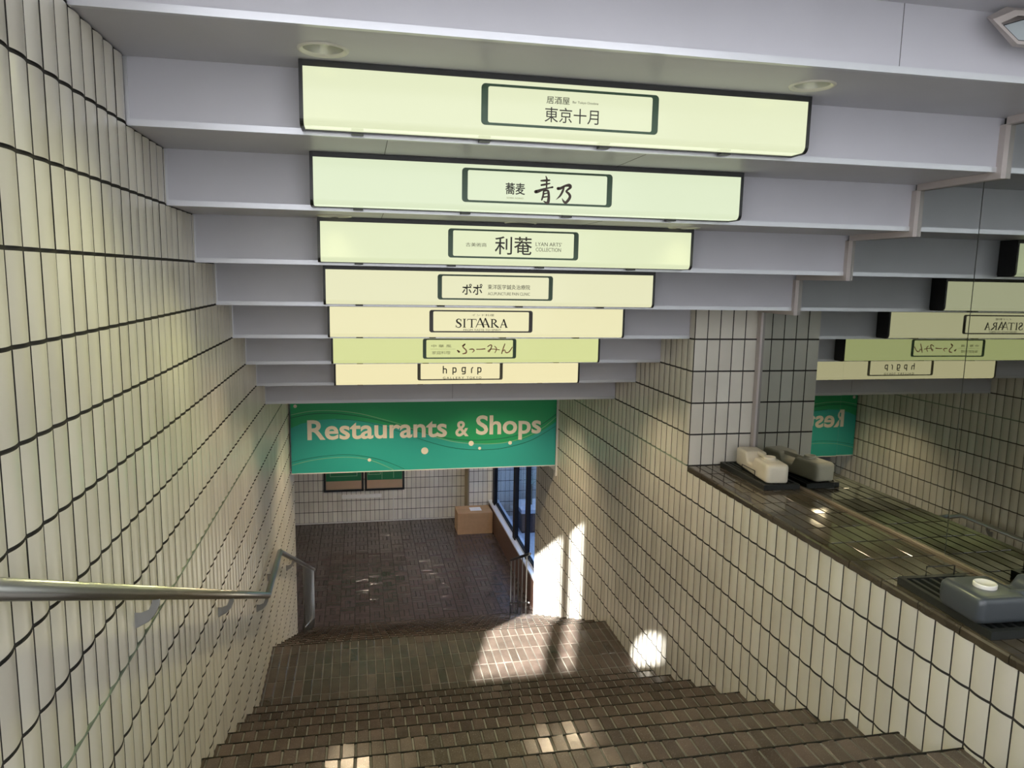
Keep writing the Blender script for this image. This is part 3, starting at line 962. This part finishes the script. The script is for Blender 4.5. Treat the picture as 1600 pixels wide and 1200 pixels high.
# ------------------------------------------------------------------ tanks on the ledge
def tank_body(L, Wd, Ht, pocket0, pocket1, depth, r=0.028):
    """lofted rounded block along +y with a saddle (grip pocket) pressed into the top"""
    b = MB()
    secs = []
    ys = [0.0, 0.004, 0.014, 0.03]
    mid = [0.05, pocket0 - 0.03, pocket0 - 0.012, pocket0 + 0.006, pocket0 + 0.022, (pocket0 + pocket1) / 2, pocket1 - 0.022, pocket1 - 0.006, pocket1 + 0.012, pocket1 + 0.03]
    ys = ys + [m for m in mid if m > 0.03] + [L - 0.03, L - 0.014, L - 0.004, L]
    ys = sorted(set(ys))
    for y in ys:
        e = min(y, L - y)
        ins = 0.0 if e >= 0.03 else 0.026 * (1 - math.sqrt(max(0, 1 - (1 - e / 0.03) ** 2)))
        drop = 0.0
        if pocket0 - 0.012 < y < pocket1 + 0.012:
            a = min(y - (pocket0 - 0.012), (pocket1 + 0.012) - y)
            s = min(1, max(0, a / 0.034))
            drop = depth * s * s * (3 - 2 * s)
        hw, h = Wd / 2 - ins, Ht - drop
        rr_ = min(r, hw - 0.002)
        pts = []
        for cx, cz, a0 in ((hw - rr_, h - ins - rr_, 0), (-hw + rr_, h - ins - rr_, PI / 2), (-hw + rr_, ins * 0.6 + rr_, PI), (hw - rr_, ins * 0.6 + rr_, 1.5 * PI)):
            for i in range(6):
                a = a0 + PI / 2 * i / 5
                pts.append((cx + rr_ * math.cos(a), y, cz + rr_ * math.sin(a)))
        secs.append(b.add(pts))
    k = 24
    for i in range(len(secs) - 1):
        for j in range(k):
            q = (j + 1) % k
            b.face((secs[i] + j, secs[i] + q, secs[i + 1] + q, secs[i + 1] + j), 0, True)
    b.face([secs[0] + j for j in range(k)], 0, True)
    b.face([secs[-1] + j for j in range(k)][::-1], 0, True)
    return b

def cap_mesh(cx, cy, z0, r, h):
    b = MB()
    b.lathe([(r * 0.98, z0), (r, z0 + 0.002), (r, z0 + h - 0.003), (r * 0.96, z0 + h), (r * 0.84, z0 + h), (r * 0.80, z0 + h - 0.004), (0.001, z0 + h - 0.005)], cx, cy, 28)
    return b

def tray(name_label, loc, rotz, L, Wd, hy0, hy1, hside):
    t = thing('slotted_tray', name_label, 'tray', loc, rotz)
    hh = 0.034
    b = MB()
    b.box(-Wd / 2, Wd / 2, 0, 0.028, 0, hh); b.box(-Wd / 2, Wd / 2, L - 0.028, L, 0, hh)
    b.box(-Wd / 2, -Wd / 2 + 0.022, 0.028, L - 0.028, 0, hh); b.box(Wd / 2 - 0.022, Wd / 2, 0.028, L - 0.028, 0, hh)
    b.build('tray_frame', M['tray'], t)
    nb = 6
    for i in range(nb):
        x = -Wd / 2 + 0.022 + (Wd - 0.044) * (i + 0.75) / (nb + 0.5)
        MB().box(x - 0.008, x + 0.008, 0.028, L - 0.028, 0.006, hh - 0.004).build('tray_bar', M['tray'], t)
    if hside == 'x':
        hx = -0.092
        pts = [(hx, hy0, hh - 0.005), (hx, hy0, hh + 0.045), (hx, hy1, hh + 0.045), (hx, hy1, hh - 0.005)]
    else:
        pts = [(hy0, L - 0.012, hh), (hy0, L - 0.012, hh + 0.045), (hy1, L - 0.012, hh + 0.045), (hy1, L - 0.012, hh)]
    MB().tube(pts, 0.003, 8).build('wire_handle', M['black'], t)
    return t

tray('black slotted tray under the white tank on the ledge', (3.555, 1.33, LEDGE + 0.001), -0.02, 0.64, 0.26, 0.20, 0.38, 'x')
t = thing('plastic_tank', 'yellowed white plastic tank with a screw cap beside the mirror', 'tank', (3.530, 1.345, LEDGE + 0.036), -0.135, group='plastic tanks on the ledge')
tank_body(0.575, 0.155, 0.128, 0.235, 0.375, 0.060, 0.018).build('tank_body', M['white_plastic'], t)
b = MB(); b.tube([(0.022, 0.17, 0.112), (0.022, 0.23, 0.119), (0.022, 0.38, 0.119), (0.022, 0.43, 0.112)], 0.0145, 12); b.build('grip', M['white_plastic'], t)
b = MB(); b.lathe([(0.056, 0.118), (0.054, 0.130), (0.040, 0.134), (0.001, 0.134)], 0.004, 0.160, 24); b.build('filler_neck', M['white_plastic'], t)
cap_mesh(0.004, 0.160, 0.133, 0.040, 0.017).build('cap', M['white_plastic'], t)

tray('black slotted tray under the dark tank on the ledge', (3.385, -0.72, LEDGE + 0.001), -0.04, 0.55, 0.34, -0.035, 0.11, 'y')
t = thing('plastic_tank', 'dark blue grey plastic tank with a white cap', 'tank', (3.2, -0.55, LEDGE + 0.036), -PI / 2 - 0.05, group='plastic tanks on the ledge')
tank_body(0.48, 0.235, 0.115, 0.22, 0.36, 0.045).build('tank_body', M['dark_plastic'], t)
b = MB(); b.tube([(0.06, 0.17, 0.098), (0.06, 0.22, 0.102), (0.06, 0.37, 0.102), (0.06, 0.43, 0.098)], 0.017, 12); b.build('grip', M['dark_plastic'], t)
cap_mesh(0.005, 0.115, 0.110, 0.044, 0.022).build('cap', M['cap_white'], t)

# ------------------------------------------------------------------ lower lobby: walls, posters, box, window
mb = MB()
far = frange(-3.0, -3.0 + 0.1 * 61, 0.1)
tile_columns(mb, lambda u, d, z: (u, YB - d, z), far, lambda a, b: ZF, lambda a, b: -2.79, bulge=0.002, seg=2, pitch=0.1, z_off=ZF + 0.02)
mb.box(-3.1, 3.12, YB + 0.004, YB + 0.25, -6.0, -2.5, 1)
pj = frange(3.11, 3.11 + 0.1 * 35, 0.1)
tile_columns(mb, lambda u, d, z: (u, YB2 - d, z), pj, lambda a, b: ZF, lambda a, b: -2.4, bulge=0.002, seg=2, pitch=0.1, z_off=ZF + 0.02)
mb.box(3.10, 6.6, YB2 + 0.004, YB + 0.25, -6.0, -2.4, 1)
mb.box(3.085, 3.108, YB2 - 0.004, YB + 0.01, -6.0, -2.4, 2)  # return's shade put into its colour, as it faces away from the window
structure(mb.build('wall_far', [M['wall_tile'], M['grout'], M['olive']]), 'pale tiled far wall of the lower lobby with a projecting right part')
mb = MB().box(-3.3, -3.05, LEND - 1.0, YB + 0.3, -6.0, -2.5)
structure(mb.build('wall_lobby_side', M['concrete']), 'left end wall of the lower lobby')
mb = MB().box(-3.3, -0.28, LEND - 1.2, LEND - 1.0, -6.0, -2.5)
structure(mb.build('wall_lobby_back', M['concrete']), 'near wall of the lower lobby')
mb = MB().box(-3.04, 3.08, YB - 0.012, YB - 0.002, ZF, ZF + 0.02)
structure(mb.build('baseboard_far', M['caulk']), 'thin pale strip at the foot of the far wall')
mb = MB().box(1.498, 1.512, YB - 0.011, YB - 0.0025, ZF + 0.02, -5.18)
structure(mb.build('trim_3', M['caulk']), 'white caulked joint on the far wall below the posters')

def poster(x0, x1, label, lines):
    t = thing('framed_poster', label, 'poster', (x0, YB - 0.03, -5.20), group='framed posters on the far wall')
    w, h = x1 - x0, 1.30
    fb = MB(); fb.ring2(rrect(0, w, 0, h, 0.004, 1), rrect(0.045, w - 0.045, 0.045, h - 0.045, 0.003, 1), -0.012, 0.022)
    fb.build('frame', M['black'], t)
    MB().box(0.04, w - 0.04, 0.004, 0.018, 0.04, h - 0.04).build('print', M['poster_tan'], t)
    MB().box(0.05, w - 0.05, 0.002, 0.004, 0.235, h - 0.05).build('printed_field', M['poster_green'], t)
    b = MB()
    for l in lines(w):
        line(b, l, 0.002, 0.010)
    b.build('printed_lines', M['poster_line'], t)
poster(0.02, 0.865, 'black framed green and tan poster on the far wall, left of the pair',
       lambda w: [[(0.14, 0.34), (w - 0.14, 0.34), (w - 0.14, 0.60), (0.14, 0.60), (0.14, 0.34)]] + [[(0.18 + 0.1 * i, 0.42), (0.23 + 0.1 * i, 0.50), (0.26 + 0.1 * i, 0.43)] for i in range(5)])
poster(0.89, 1.745, 'black framed green and tan poster on the far wall, right of the pair',
       lambda w: [[(0.08, 0.36), (0.12, 0.46), (0.22, 0.50), (0.32, 0.46), (0.34, 0.36), (0.08, 0.36)], [(0.37, 0.25), (0.37, 0.62)], [(0.62, 0.27), (0.62, 0.62)]])
t = tag(MB().box(0.40, 1.25, YB - 0.035, YB - 0.004, -5.365, -5.285).build('label_rail', M['white_bar']), 'narrow translucent white strip on the far wall under the posters', 'strip')

t = thing('cardboard_box', 'closed brown cardboard box on the lobby floor by the window', 'box', (2.79, 11.95, ZF + 0.001))
b = MB(); b.box(0, 0.74, 0, 0.52, 0, 0.455); b.build('carton', M['card'], t)
b = MB(); b.box(0.0, 0.74, 0.257, 0.263, 0.4545, 0.457); b.build('flap_seam', M['olive'], t)
t = tag(MB().box(3.08, 3.32, 12.10, 12.34, ZF + 0.4585, ZF + 0.4605).build('paper_sheet', M['paper']), 'white sheet of paper lying on the cardboard box', 'paper')

# glazed side of the lobby
WX = 3.6
mb = MB()
mb.box(WX - 0.05, WX + 0.14, REND + 0.015, YB2, -6.0, -5.40, 0)
structure(mb.build('wall_window_base', M['brick']), 'low brown base under the lobby window')
mb = MB()
mb.box(WX - 0.065, WX + 0.16, REND + 0.015, YB2 - 0.003, -5.40, -5.365)
structure(mb.build('trim_sill', M['sill']), 'shiny metal sill of the lobby window')
win = thing('window_1', 'dark framed lobby window beside the cardboard box', None, (WX, 0, 0))
win['kind'] = 'structure'
for i, (y0, y1, dp) in enumerate(((12.12, 12.36, 0.06), (9.98, 10.16, 0.06), (9.02, 9.12, 0.06), (7.2, 7.4, 0.06))):
    MB().box(-0.01, dp, y0, y1, -5.365, -2.8).build('post', M['matt_black'], win)
b = MB(); b.box(0.02, 0.08, 7.4, 12.12, -5.365, -5.31); b.build('lower_rail', M['matt_black'], win)
b = MB(); b.box(0.012, 0.020, 7.4, 12.12, -5.365, -5.335); b.build('rail_cover', M['sill'], win)
for y0, y1 in ((10.16, 12.12), (9.12, 9.98), (7.4, 9.02)):
    MB().box(0.045, 0.053, y0, y1, -5.31, -2.8).build('pane', M['glass'], win)

# light court beyond the window
mb = MB().box(3.74, 9.0, 4.0, YB2, -6.2, -5.75)
mb2 = MB().box(6.6, 6.8, 4.0, YB2, -6.2, 0.5)  # unseen side wall, added to keep light out of the court
structure(mb2.build('wall_court_shade', M['concrete']), 'added side wall that dims the light court, out of view')
mb2 = MB().box(5.0, 6.6, 4.0, YB2, -2.4, -2.2)  # unseen overhang, added to dim the court
structure(mb2.build('ceiling_court_shade', M['concrete']), 'added overhang that dims the light court, out of view')
structure(mb.build('ground_court', M['concrete']), 'pale floor of the light court beyond the window')
t = thing('planter', 'low brown brick planter with a white coping beyond the window', 'planter', (4.05, 11.4, -5.75))
MB().box(0, 2.4, 0, 0.7, 0, 0.42).build('planter_base', M['brick'], t)
MB().box(-0.03, 2.43, -0.03, 0.73, 0.42, 0.50).build('coping', M['concrete'], t)
t = thing('spiky_plant', 'pale spiky leaved plant in the planter beyond the window', 'plant', (4.30, 11.75, -5.25))
b = MB()
for i in range(46):
    a, e = random.uniform(0, 2 * PI), random.uniform(-0.15, 1.3)
    L = random.uniform(0.32, 0.46)
    d = Vector((math.cos(a) * math.cos(e), math.sin(a) * math.cos(e), math.sin(e)))
    s = d.cross(Vector((0, 0, 1))).normalized() * 0.011
    p0, p1 = Vector((0, 0, 0.42)), Vector((0, 0, 0.42)) + d * L
    up = s.cross(d).normalized() * 0.004
    n = b.add([p0 + s, p0 - s, p1, p0 + up, p0 - up])
    b.face((n, n + 3, n + 2)); b.face((n + 3, n + 1, n + 2)); b.face((n + 1, n + 4, n + 2)); b.face((n + 4, n, n + 2))
b.build('spiky_leaves', M['plant'], t)
MB().lathe([(0.035, 0.0), (0.03, 0.2), (0.04, 0.44)], 0, 0, 12, close=True).build('trunk', M['olive'], t)

# lobby downlights (behind the banner)
LC = (1.0, 0.84, 0.64)
for i, (x, y) in enumerate(((0.9, 8.6), (2.4, 8.6), (1.6, 11.0))):
    downlight(x, y, -2.79 - 0.127, 'warm lobby downlight behind the banner, %s' % ('left of the front two', 'right of the front two', 'the rear one')[i], LOBBY_W, LC, 'lobby downlights', 2.4, 0.15)

# ------------------------------------------------------------------ added facade out of view: shades the stair, its openings shape the sun patches
mb = MB()
FY = -7.0
def wall_with_holes(x0, x1, z0, z1, holes, y0, y1):
    outer = [Vector((x0, 0, z0)), Vector((x1, 0, z0)), Vector((x1, 0, z1)), Vector((x0, 0, z1))]
    loops = [outer] + [[Vector((a, 0, c)) for a, c in h] for h in holes]
    loops2 = [[Vector((p.x, p.z, 0)) for p in l] for l in loops]
    flat = [p for l in loops for p in l]
    tris = tessellate_polygon(loops2)
    for y in (y0, y1):
        n = mb.add([(p.x, y, p.z) for p in flat])
        for tri in tris:
            mb.face([n + i for i in tri])
    for l in loops:
        k = len(l)
        for i in range(k):
            a, c = l[i], l[(i + 1) % k]
            mb.poly([(a.x, y0, a.z), (c.x, y0, c.z), (c.x, y1, c.z), (a.x, y1, a.z)])
h1 = [(-1.576, 1.80), (-0.97, 1.80), (-0.97, 3.56), (-1.576, 3.56)]
h2 = [(-0.82, 1.80), (-0.69, 1.80), (-0.69, 3.56), (-0.82, 3.56)]
h3 = [(-0.13, 1.80), (0.064, 1.80), (0.064, 1.98), (0.02, 2.06), (-0.035, 2.09), (-0.09, 2.06), (-0.13, 1.98)]
wall_with_holes(-8.0, 6.0, TOPZ - 0.2, 5.2, [h1, h2, h3], FY - 0.06, FY)
structure(mb.build('wall_sun_mask', M['facade'], recalc=True), 'pale facade added unseen behind the viewer, its openings shape the sun patches')
